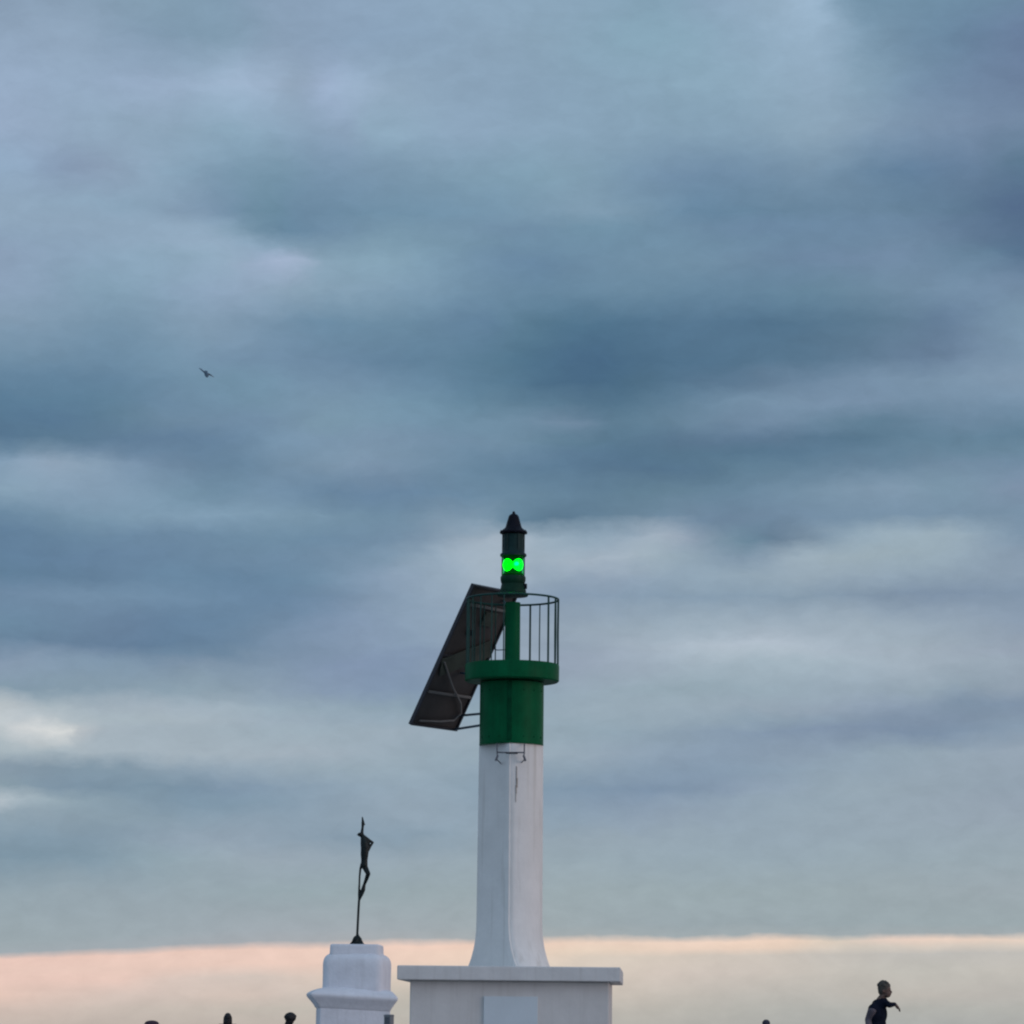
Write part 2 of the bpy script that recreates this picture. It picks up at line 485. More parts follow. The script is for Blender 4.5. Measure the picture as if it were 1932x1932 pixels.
link('cable_conduit', bm, PANELB, panel, smooth=True)
bm = bmesh.new(); box(bm, pp(PW * .35, PH * .68, .03), (.14, .10, .04), pm); link('junction_box', bm, HEAD, panel, bevel=.008)

# struts from the panel to the tower
zt = [(pp(PW - .05, .02, .0), Vector((-.40, .22, 6.345))), (pp(PW - .02, PH * .11, .0), Vector((-.43, .16, 6.525))),
      (pp(PW * .55, PH * .40, .02), Vector((-.60, .45, 7.20))), (pp(PW * .75, PH * .93, .02), Vector((-.10, .10, 8.36)))]
for a, b_ in zt:
    bm = bmesh.new(); tube(bm, a, b_, .022, .022, 8); link('strut', bm, STEELB, tower, smooth=True)
# thin stay seen through the gap right of the panel
bm = bmesh.new(); path(bm, [pp(PW - .02, PH * .60, .02), Vector((-.26, .30, 7.62)), Vector((-.12, .06, 7.60))], .009, 6); link('stay', bm, STEELB, tower)

# ------------------------------------------------------------------ pedestal and statue
PX = P((950 + 1040 * .2329) / 1.78882, 1870, 66).x
PY_ = 66.0
ped = thing('pedestal', 'white painted masonry pedestal with flared cornice carrying the thin bronze figure', 'pedestal', (PX, PY_, 0), 0)


def z5(y): return P(680, (3056 + y * .2329) / 1.78882, 65.35).z


m5 = .2329 * 66 / 11400


def sq(hw, cx, z, c=.03, ang=6.0):
    s = hw / (math.cos(R(ang)) + abs(math.sin(R(ang))))
    rm = Matrix.Rotation(R(ang), 2)
    pl = []
    for x, y in ((-s, -s), (s, -s), (s, s), (-s, s)):
        q = rm @ Vector((x, y)); pl.append((q.x + cx, q.y))
    return rounded(pl, c, z)


def stack(rows, c=.03, ang=6.0): return [sq(hw * m5, (cx - 1040) * m5, z, c, ang) for hw, cx, z in rows]


bm = bmesh.new()
loft(bm, stack([(640, 1040, 0), (640, 1040, .30), (600, 1040, .34), (560, 1040, .38), (553, 1040, z5(1520)), (553, 1040, z5(1490))]))
link('pedestal_shaft', bm, PEDW, ped, smooth=True)
bm = bmesh.new()
loft(bm, stack([(540, 1040, z5(1515)), (566, 1038, z5(1500)), (580, 1036, z5(1470)), (625, 1028, z5(1410)), (664, 1020, z5(1365)), (684, 1018, z5(1335)), (684, 1018, z5(1310)),
                (664, 1022, z5(1285)), (620, 1035, z5(1255)), (560, 1060, z5(1225)), (500, 1085, z5(1205)), (400, 1090, z5(1195))], .05))
bmesh.ops.rotate(bm, verts=bm.verts, cent=(0, 0, z5(1335)), matrix=Matrix.Rotation(R(2.6), 3, 'Y'))   # the cornice has settled to the right
link('cornice', bm, PEDW, ped, smooth=True)
bm = bmesh.new()
loft(bm, stack([(480, 1088, z5(1300)), (494, 1090, z5(1240)), (490, 1090, z5(1150)), (491, 1092, z5(1000)), (493, 1092, z5(880)), (491, 1092, z5(830)), (484, 1092, z5(790)), (472, 1091, z5(760)), (454, 1089, z5(735)), (430, 1087, z5(715)), (402, 1085, z5(700)), (340, 1082, z5(690))], .16, -7))
link('upper_block', bm, PEDW, ped, smooth=True)
bm = bmesh.new()
loft(bm, stack([(384, 1082, z5(760)), (382, 1082, z5(700)), (378, 1082, z5(670)), (376, 1082, z5(600)), (373, 1082, z5(575)), (366, 1082, z5(563)), (350, 1082, z5(556))], .09, -3))
link('top_plinth', bm, PEDW, ped, smooth=True)


def c4(x, y, dy=0, Y=66.0): return P((1000 + x / 3.865) / 1.78882, (2700 + y / 3.865) / 1.78882, Y + dy)


u4 = 66 / 11400 / 3.865
sb = c4(795, 1866)
zbase = z5(556)
statue = thing('bronze_statue', 'slender dark bronze figure with raised arm, on a thin pole above the white pedestal', 'statue', (sb.x, 66.0, zbase))
lift = zbase - sb.z


def q4(x, y, dy=0): return c4(x, y, dy) - Vector((sb.x, 66.0, sb.z))


bm = bmesh.new()


def cp(x0, y0, w0, x1, y1, w1, d0=0, d1=0): capsule(bm, q4(x0, y0, d0), q4(x1, y1, d1), w0 * u4, w1 * u4, 14)


# raised arm and its hand
cp(862, 205, 9, 870, 270, 19, .02, .0); cp(870, 270, 21, 866, 330, 17); cp(866, 330, 16, 856, 410, 21, 0, .0); cp(856, 410, 22, 872, 480, 26)
cp(868, 262, 10, 896, 300, 6)
# head bent back to the left, with nose and chin
ellipsoid(bm, q4(830, 424, -.02), (26 * u4, 24 * u4, 21 * u4), Matrix.Rotation(R(20), 3, 'Y')); cp(806, 424, 8, 792, 436, 5, -.03, -.04); cp(812, 440, 10, 850, 452, 14, -.02, 0)
cp(838, 430, 14, 868, 470, 18)
# chest, far shoulder and bent arm
cp(874, 470, 36, 888, 540, 52); cp(888, 540, 52, 897, 600, 56); cp(880, 455, 24, 945, 508, 26, 0, .03); cp(945, 508, 25, 1000, 532, 13, .03, .06)
cp(1000, 534, 13, 968, 575, 17, .06, .05); cp(968, 575, 17, 930, 640, 22, .05, .02)
cp(922, 528, 38, 940, 568, 24, .03, .055)
# belly and waist
cp(896, 600, 55, 890, 690, 52); cp(890, 690, 52, 888, 760, 43); cp(888, 760, 43, 886, 830, 46)
# hip and thick leg
cp(886, 830, 40, 908, 880, 36); cp(908, 880, 36, 938, 940, 30, 0, -.06); cp(938, 940, 30, 915, 1010, 26, -.06, -.02); cp(915, 1010, 25, 886, 1085, 19, -.02, 0)
cp(886, 1085, 20, 872, 1150, 29); cp(872, 1150, 29, 850, 1215, 22); cp(850, 1215, 21, 826, 1275, 14); cp(826, 1275, 13, 820, 1300, 12)
# slender straight leg
cp(858, 820, 24, 836, 880, 15); cp(836, 880, 15, 826, 980, 13); cp(826, 980, 13, 822, 1100, 13); cp(822, 1100, 14, 816, 1210, 13); cp(816, 1210, 13, 818, 1290, 13)
fig = fuse('figure', bm, BRONZE, statue, .007, 2)
bm = bmesh.new(); path(bm, [q4(819, 1285), q4(812, 1400), q4(804, 1560), q4(796, 1725)], 15.5 * u4, 12)
link('pole', bm, BRONZE, statue, smooth=True)
bm = bmesh.new()
b0 = q4(796, 1800)
lathe(bm, [(112 * u4, q4(0, 1866).z), (104 * u4, q4(0, 1852).z), (84 * u4, q4(0, 1838).z), (66 * u4, q4(0, 1815).z), (58 * u4, q4(0, 1780).z), (44 * u4, q4(0, 1755).z), (24 * u4, q4(0, 1735).z), (17 * u4, q4(0, 1715).z), (0, q4(0, 1712).z)], 18, (b0.x, 0))
for v in bm.verts:
    if v.co.z > .01:
        j = 1 + .13 * math.sin(v.co.x * 90 + v.co.z * 40) + .1 * random.uniform(-1, 1)
        v.co.x = b0.x + (v.co.x - b0.x) * j; v.co.y *= j
link('rock_base', bm, BRONZE, statue)
bm = bmesh.new()
for a in range(4):
    az = R(a * 90 + 38); x, y = .135 * math.sin(az), -.135 * math.cos(az)
    path(bm, [Vector((b0.x + x * .25, y * .25, .17)), Vector((b0.x + x * .55, y * .55, .13)), Vector((b0.x + x * 1.15, y * 1.15, .012))], .009, 6)
link('base_stays', bm, BRONZE, statue)

# ------------------------------------------------------------------ grey post beside the pedestal
g = P(734, 1914, 62.5)
post = thing('grey_post', 'square grey painted post standing just right of the white pedestal', 'post', (g.x, 62.5, 0))
bm = bmesh.new(); loft(bm, [rounded([(-.072, -.072), (.072, -.072), (.072, .072), (-.072, .072)], .02, z) for z in (0, .6, g.z - .03)])
pb = link('post_body', bm, POSTM, post, smooth=True); pb.rotation_euler.z = R(-24)
bm = bmesh.new(); loft(bm, [rounded([(-s, -s), (s, -s), (s, s), (-s, s)], .02, z) for s, z in ((.076, g.z - .032), (.078, g.z - .02), (.07, g.z - .004), (.055, g.z))])
pc = link('post_cap', bm, POSTM, post, smooth=True); pc.rotation_euler.z = R(-24)
bm = bmesh.new(); box(bm, (0, -.0745, g.z - .11), (.09, .006, .12)); pl_ = link('post_plate', bm, LADM, post, bevel=.002); pl_.rotation_euler.z = R(-24)


# ------------------------------------------------------------------ people
def person(label, loc, H, rz, top, legs, hair, hairstyle, group, voxel=.011, pose=None, top_name='jacket', sleeve=None):
    """a standing figure H metres tall, facing local -Y"""
    t = thing('person', label, 'person', loc, rz, group)
    k = H / 1.75
    V = lambda x, y, z: Vector((x * k, y * k, z * k))
    pose = pose or {}
    ps = pose.get('lean', 0.0)
    shL = V(-.175, 0, 1.43 + pose.get('dropL', 0)); shR = V(.175, 0, 1.43 + pose.get('dropR', 0))
    elL = pose.get('elL', V(-.24, .03, 1.14)); wrL = pose.get('wrL', V(-.25, -.05, .90)); fiL = pose.get('fiL', V(-.25, -.07, .82))
    elR = pose.get('elR', V(.24, .03, 1.14)); wrR = pose.get('wrR', V(.25, -.05, .90)); fiR = pose.get('fiR', V(.25, -.07, .82))
    hd = pose.get('head', V(0, -.015, 1.625)); ht = Matrix.Rotation(pose.get('turn', 0), 3, 'Z')

    def limb(bm, a, b, ra, rb): capsule(bm, a, b, ra * k, rb * k, 14)

    def arm(bm, sh, el, wr, gx, hand, fi):
        limb(bm, sh, el, .050 + gx, .037 + gx); limb(bm, el, wr, .037 + gx, .025 + gx)
        if hand:
            d_ = (fi - wr); dn = d_.normalized(); sd = dn.cross(Vector((0, 0, 1)))
            if sd.length < .3: sd = Vector((0, 1, 0))
            sd.normalize(); pn = sd.cross(dn)
            palm = wr + dn * .065 * k
            limb(bm, wr, palm + sd * .015 * k, .024, .022); limb(bm, wr, palm - sd * .018 * k, .022, .020)
            for j, ln in enumerate((.070, .080, .074, .058)):
                s = (-.030 + .020 * j) * k
                a_ = palm + sd * s; b_ = a_ + dn * ln * .5 * k + pn * .006 * k; c_ = b_ + dn * ln * .45 * k - pn * .012 * k
                limb(bm, a_, b_, .0095, .0088); limb(bm, b_, c_, .0088, .0075)
            a_ = wr + dn * .03 * k - sd * .028 * k; b_ = a_ + dn * .03 * k - sd * .028 * k
            limb(bm, a_, b_, .0115, .010); limb(bm, b_, b_ + dn * .03 * k - sd * .006 * k, .010, .0085)

    def trunk(bm, gx):
        ellipsoid(bm, V(0, .0, .97), ((.155 + gx) * k, (.11 + gx) * k, .12 * k)); ellipsoid(bm, V(0, .0, 1.12), ((.135 + gx) * k, (.095 + gx) * k, .15 * k))
        ellipsoid(bm, (shL + shR) / 2 + V(0, .0, -.13), ((.165 + gx) * k, (.11 + gx) * k, .19 * k)); limb(bm, shL, shR, .055 + gx, .055 + gx)
        limb(bm, (shL + shR) / 2 + V(0, .01, .0), V(0, .015, 1.47) * .4 + hd * .6 - V(0, 0, .10), .075 + gx, .05 + gx)

    bm = bmesh.new()
    trunk(bm, 0)
    nk = (shL + shR) / 2 + V(0, .01, .03)
    limb(bm, nk, hd + V(0, .02, -.06), .054, .052)
    # head: skull, jaw, brow, nose, lips, ears
    hs = pose.get('head_scale', 1.0)
    hv = lambda x, y, z: hd + ht @ (V(x, y, z) * hs)
    ellipsoid(bm, hv(0, .012, .025), (.074 * k, .094 * k, .098 * k), ht, 26); ellipsoid(bm, hv(0, -.028, -.045), (.055 * k, .066 * k, .068 * k), ht, 22)
    ellipsoid(bm, hv(0, -.055, -.085), (.026 * k, .026 * k, .024 * k), ht, 14)
    capsule(bm, hv(0, -.080, .012), hv(0, -.104, -.026), .011 * k, .015 * k, 10); ellipsoid(bm, hv(0, -.088, -.058), (.025 * k, .013 * k, .010 * k), ht, 12)
    capsule(bm, hv(-.035, -.072, .028), hv(.035, -.072, .028), .014 * k, .014 * k, 10)
    for s in (-1, 1): ellipsoid(bm, hv(s * .077, .012, -.005), (.012 * k, .020 * k, .032 * k), ht, 12)
    arm(bm, shL, elL, wrL, 0, True, fiL); arm(bm, shR, elR, wrR, 0, True, fiR)
    for s in (-1, 1):
        st = pose.get('stride', .05) * s
        limb(bm, V(s * .085, 0, .93), V(s * .095, -st, .50), .085, .058); limb(bm, V(s * .095, -st, .50), V(s * .10, -st + .02, .09), .056, .036)
        limb(bm, V(s * .10, -st + .03, .06), V(s * .115, -st - .13, .035), .040, .032)
    fuse('body', bm, SKIN, t, voxel, 2)
    for s in (-1, 1):
        bm = bmesh.new(); ellipsoid(bm, hv(s * .032, -.079, .006), (.011 * k, .009 * k, .008 * k), ht, 12); link('eye', bm, EYEW, t, smooth=True)
    bm = bmesh.new(); trunk(bm, .018)
    if sleeve is None: arm(bm, shL, elL, elL + (wrL - elL) * .9, .014, False, fiL)
    arm(bm, shR, elR, elR + (wrR - elR) * .9, .008, False, fiR)
    fuse(top_name, bm, top, t, .014, 3)
    if sleeve is not None:
        bm = bmesh.new(); capsule(bm, shL + V(-.006, 0, -.012), elL, .070 * k, .060 * k); capsule(bm, elL, elL + (wrL - elL) * .92, .059 * k, .045 * k)
        so = fuse('sleeve', bm, sleeve, t, .014, 3); so['label'] = 'pale lilac grey sleeve'
    bm = bmesh.new(); ellipsoid(bm, V(0, 0, .93), (.17 * k, .125 * k, .11 * k))
    for s in (-1, 1):
        st = pose.get('stride', .05) * s
        limb(bm, V(s * .085, 0, .92), V(s * .095, -st, .50), .098, .072); limb(bm, V(s * .095, -st, .50), V(s * .10, -st + .02, .10), .072, .058)
    fuse('trousers', bm, legs, t, .014, 3)
    for s in (-1, 1):
        st = pose.get('stride', .05) * s
        bm = bmesh.new(); limb(bm, V(s * .10, -st + .035, .055), V(s * .117, -st - .14, .04), .052, .040); box(bm, V(s * .108, -st - .05, .012), (.09 * k, .27 * k, .024 * k))
        fuse('shoe', bm, SHOE, t, .012, 2)
    # hair
    bm = bmesh.new()
    if hairstyle == 'short':
        ellipsoid(bm, hv(0, .022, .042), (.083 * k, .098 * k, .094 * k), ht, 26); ellipsoid(bm, hv(0, .055, -.005), (.072 * k, .060 * k, .075 * k), ht, 20)
        for j in range(70):
            a = random.uniform(0, 6.28); b_ = random.uniform(.15, 1.35)
            p = Vector((math.cos(a) * math.sin(b_) * .083, math.sin(a) * math.sin(b_) * .098 + .022, math.cos(b_) * .094 + .042))
            if p.y > -.075 or p.z > .09: q_ = random.uniform(.010, .023); ellipsoid(bm, hd + ht @ (p * k * 1.02), (q_ * k, q_ * k, q_ * k * 1.2), None, 8)
    elif hairstyle == 'long':
        ellipsoid(bm, hv(0, .02, .038), (.086 * k, .102 * k, .10 * k), ht, 26); ellipsoid(bm, hv(0, .055, -.06), (.08 * k, .055 * k, .12 * k), ht, 22); ellipsoid(bm, hv(0, .06, -.19), (.082 * k, .04 * k, .12 * k), ht, 22)
        for s in (-1, 1): capsule(bm, hv(s * .078, .01, .03), hv(s * .085, .02, -.19), .024 * k, .026 * k)
    elif hairstyle == 'full':
        ellipsoid(bm, hv(.0, .026, .035), (.138 * k, .135 * k, .112 * k), ht, 26); ellipsoid(bm, hv(0, .06, -.05), (.10 * k, .065 * k, .09 * k), ht, 20); ellipsoid(bm, hv(.03, .045, -.13), (.105 * k, .075 * k, .12 * k), ht, 20); capsule(bm, hv(.06, .0, -.02), hv(.075, .02, -.14), .035 * k, .028 * k)
        for j in range(90):
            a = random.uniform(0, 6.28); b_ = random.uniform(0, 1.75)
            p = Vector((math.cos(a) * math.sin(b_) * .136, math.sin(a) * math.sin(b_) * .133 + .026, math.cos(b_) * .108 + .035))
            if p.y > -.07 or p.z > .08: ellipsoid(bm, hd + ht @ (p * k), (.022 * k,) * 3, None, 8)
    if hairstyle in ('cap', 'hat'):
        b2 = bmesh.new(); ellipsoid(b2, hv(0, .03, -.01), (.080 * k, .085 * k, .085 * k), ht, 22); fuse('hair', b2, HAIRB, t, .011, 2)
        if hairstyle == 'cap':
            ellipsoid(bm, hv(0, .015, .055), (.088 * k, .106 * k, .082 * k), ht, 26); ellipsoid(bm, hv(0, -.115, .045), (.07 * k, .075 * k, .013 * k), ht, 18)
            fuse('cap', bm, hair, t, .010, 2)
        else:
            ellipsoid(bm, hv(0, .01, .075), (.175 * k, .178 * k, .068 * k), ht, 30); ellipsoid(bm, hv(0, .0, .052), (.205 * k, .21 * k, .020 * k), ht, 30)
            fuse('sun_hat', bm, hair, t, .011, 2)
    else:
        fuse('hair', bm, hair, t, .010, 1)
    return t


G = 'people standing on the pier'


def head_top(px, py, Y):
    p = P(px, py, Y); return p


# the person on the right, arm held out
def c8(x, y, Y): return P((2880 + x / 8.78) / 1.78882, (3280 + y / 8.78) / 1.78882, Y)


YD = 50.0
pd_top = c8(950, 310, YD); Hd = 1.68
rzD = R(56)                            # faces right and a little towards the viewer
base = Vector((c8(735, 1400, YD).x, YD, pd_top.z - Hd))
inv = Matrix.Rotation(-rzD, 3, 'Z')


def dl(x, y, dy): return inv @ (c8(x, y, YD + dy) - base)


kD = Hd / 1.75
pose = dict(head=dl(945, 555, -.02), turn=R(12), dropL=-.085, dropR=.03,
            elR=dl(1075, 985, -.16), wrR=dl(1235, 955, -.14), fiR=dl(1345, 1100, -.13),
            head_scale=.94, elL=dl(455, 1420, -.04), wrL=dl(470, 1850, -.18), fiL=dl(480, 2020, -.20), stride=.10)
person('person in dark navy top holding a bent arm out sideways, right of the tower', base, Hd, rzD, NAVY, DENIM, HAIRBR, 'short', G, .0085, pose, 'top', LILAC)


def stand(label, px, py, Y, rz, *a, extra=0.0, **k_):
    p = P(px, py, Y)
    return person(label, (p.x, Y, 0), p.z - extra, rz, *a, **k_)


stand('person with long dark hair, left of the one with bushy black hair', 430, 1909, 70, R(185), BLACKC, DENIM, HAIRB, 'long', G, extra=.03)
stand('person with bushy black hair and dark red collar, just left of the pedestal', 548.5, 1909, 70, R(150), MAROON, BLACKC, HAIRB, 'full', G, extra=.04)
stand('person in a wide plum hat whose crown barely shows above the bottom edge', 286.5, 1926.5, 66, R(200), LILAC, DENIM, PLUM, 'hat', G, extra=.0)
stand('person in a slate purple cap, top barely showing right of the tower', 1445.5, 1925.5, 62, R(170), SLATE, DENIM, SLATE, 'cap', G, extra=-.01)

# ------------------------------------------------------------------ bird
YB = 135.0
bc = P(389.5, 705.5, YB)
bird = thing('flying_bird', 'small dark bird gliding on slanted wings against the cloudy sky', 'bird', bc)


def bl(px, py, dy=0): return P(px, py, YB + dy) - bc


bm = bmesh.new()
axis = bl(391, 709, -.1) - bl(387, 700, .1)
capsule(bm, bl(388.2, 702.5, .12), bl(390.3, 707.5, -.08), .075, .085); capsule(bm, bl(390.3, 707.5, -.08), bl(390.6, 710, -.16), .07, .05); capsule(bm, bl(388.2, 702.5, .12), bl(387.5, 700.5, .3), .06, .02)
capsule(bm, bl(390.6, 710, -.17), bl(390.9, 711.2, -.24), .022, .008)
fuse('body', bm, BIRDB, bird, .014, 2)


def wing(pts):
    bm = bmesh.new(); secs = []
    for (p, ch, th_) in pts:
        secs.append([p + Vector((0, -ch * .35, th_)), p + Vector((.0, -ch * .1, th_ * 1.6)), p + Vector((0, ch * .65, 0)), p + Vector((0, -ch * .1, -th_))])
    loft(bm, secs)
    link('wing', bm, FEATHER, bird, smooth=True)


wing([(bl(388.4, 704.6), .30, .030), (bl(384, 701.6, .05), .27, .030), (bl(379.5, 697.5, .1), .20, .025), (bl(375.6, 694.6, .22), .06, .01)])
wing([(bl(390.6, 705.8), .30, .030), (bl(395.5, 706.8, .05), .26, .025), (bl(400, 709.6, .1), .18, .02), (bl(404, 712, .2), .05, .008)])
bm = bmesh.new(); loft(bm, [[bl(388.2, 702.2, .2) + Vector(v) for v in ((-.04, 0, -.015), (.04, 0, -.015), (.04, 0, .015), (-.04, 0, .015))], [bl(387, 699.8, .5) + Vector(v) for v in ((-.11, 0, -.008), (.11, 0, -.008), (.11, 0, .008), (-.11, 0, .008))]])
link('tail', bm, FEATHER, bird)

# ------------------------------------------------------------------ sun
SUN_AZ, SUN_EL = R(118), R(9)          # azimuth clockwise from the view direction: off to the right, behind the camera
sl = bpy.data.lights.new('sun', 'SUN'); sl.energy = .55; sl.angle = R(25); sl.color = (1.0, .78, .70)
so = bpy.data.objects.new('sun', sl); COL.objects.link(so)
sd = Vector((math.sin(SUN_AZ) * math.cos(SUN_EL), math.cos(SUN_AZ) * math.cos(SUN_EL), math.sin(SUN_EL)))
so.rotation_euler = (-sd).to_track_quat('-Z', 'Y').to_euler()

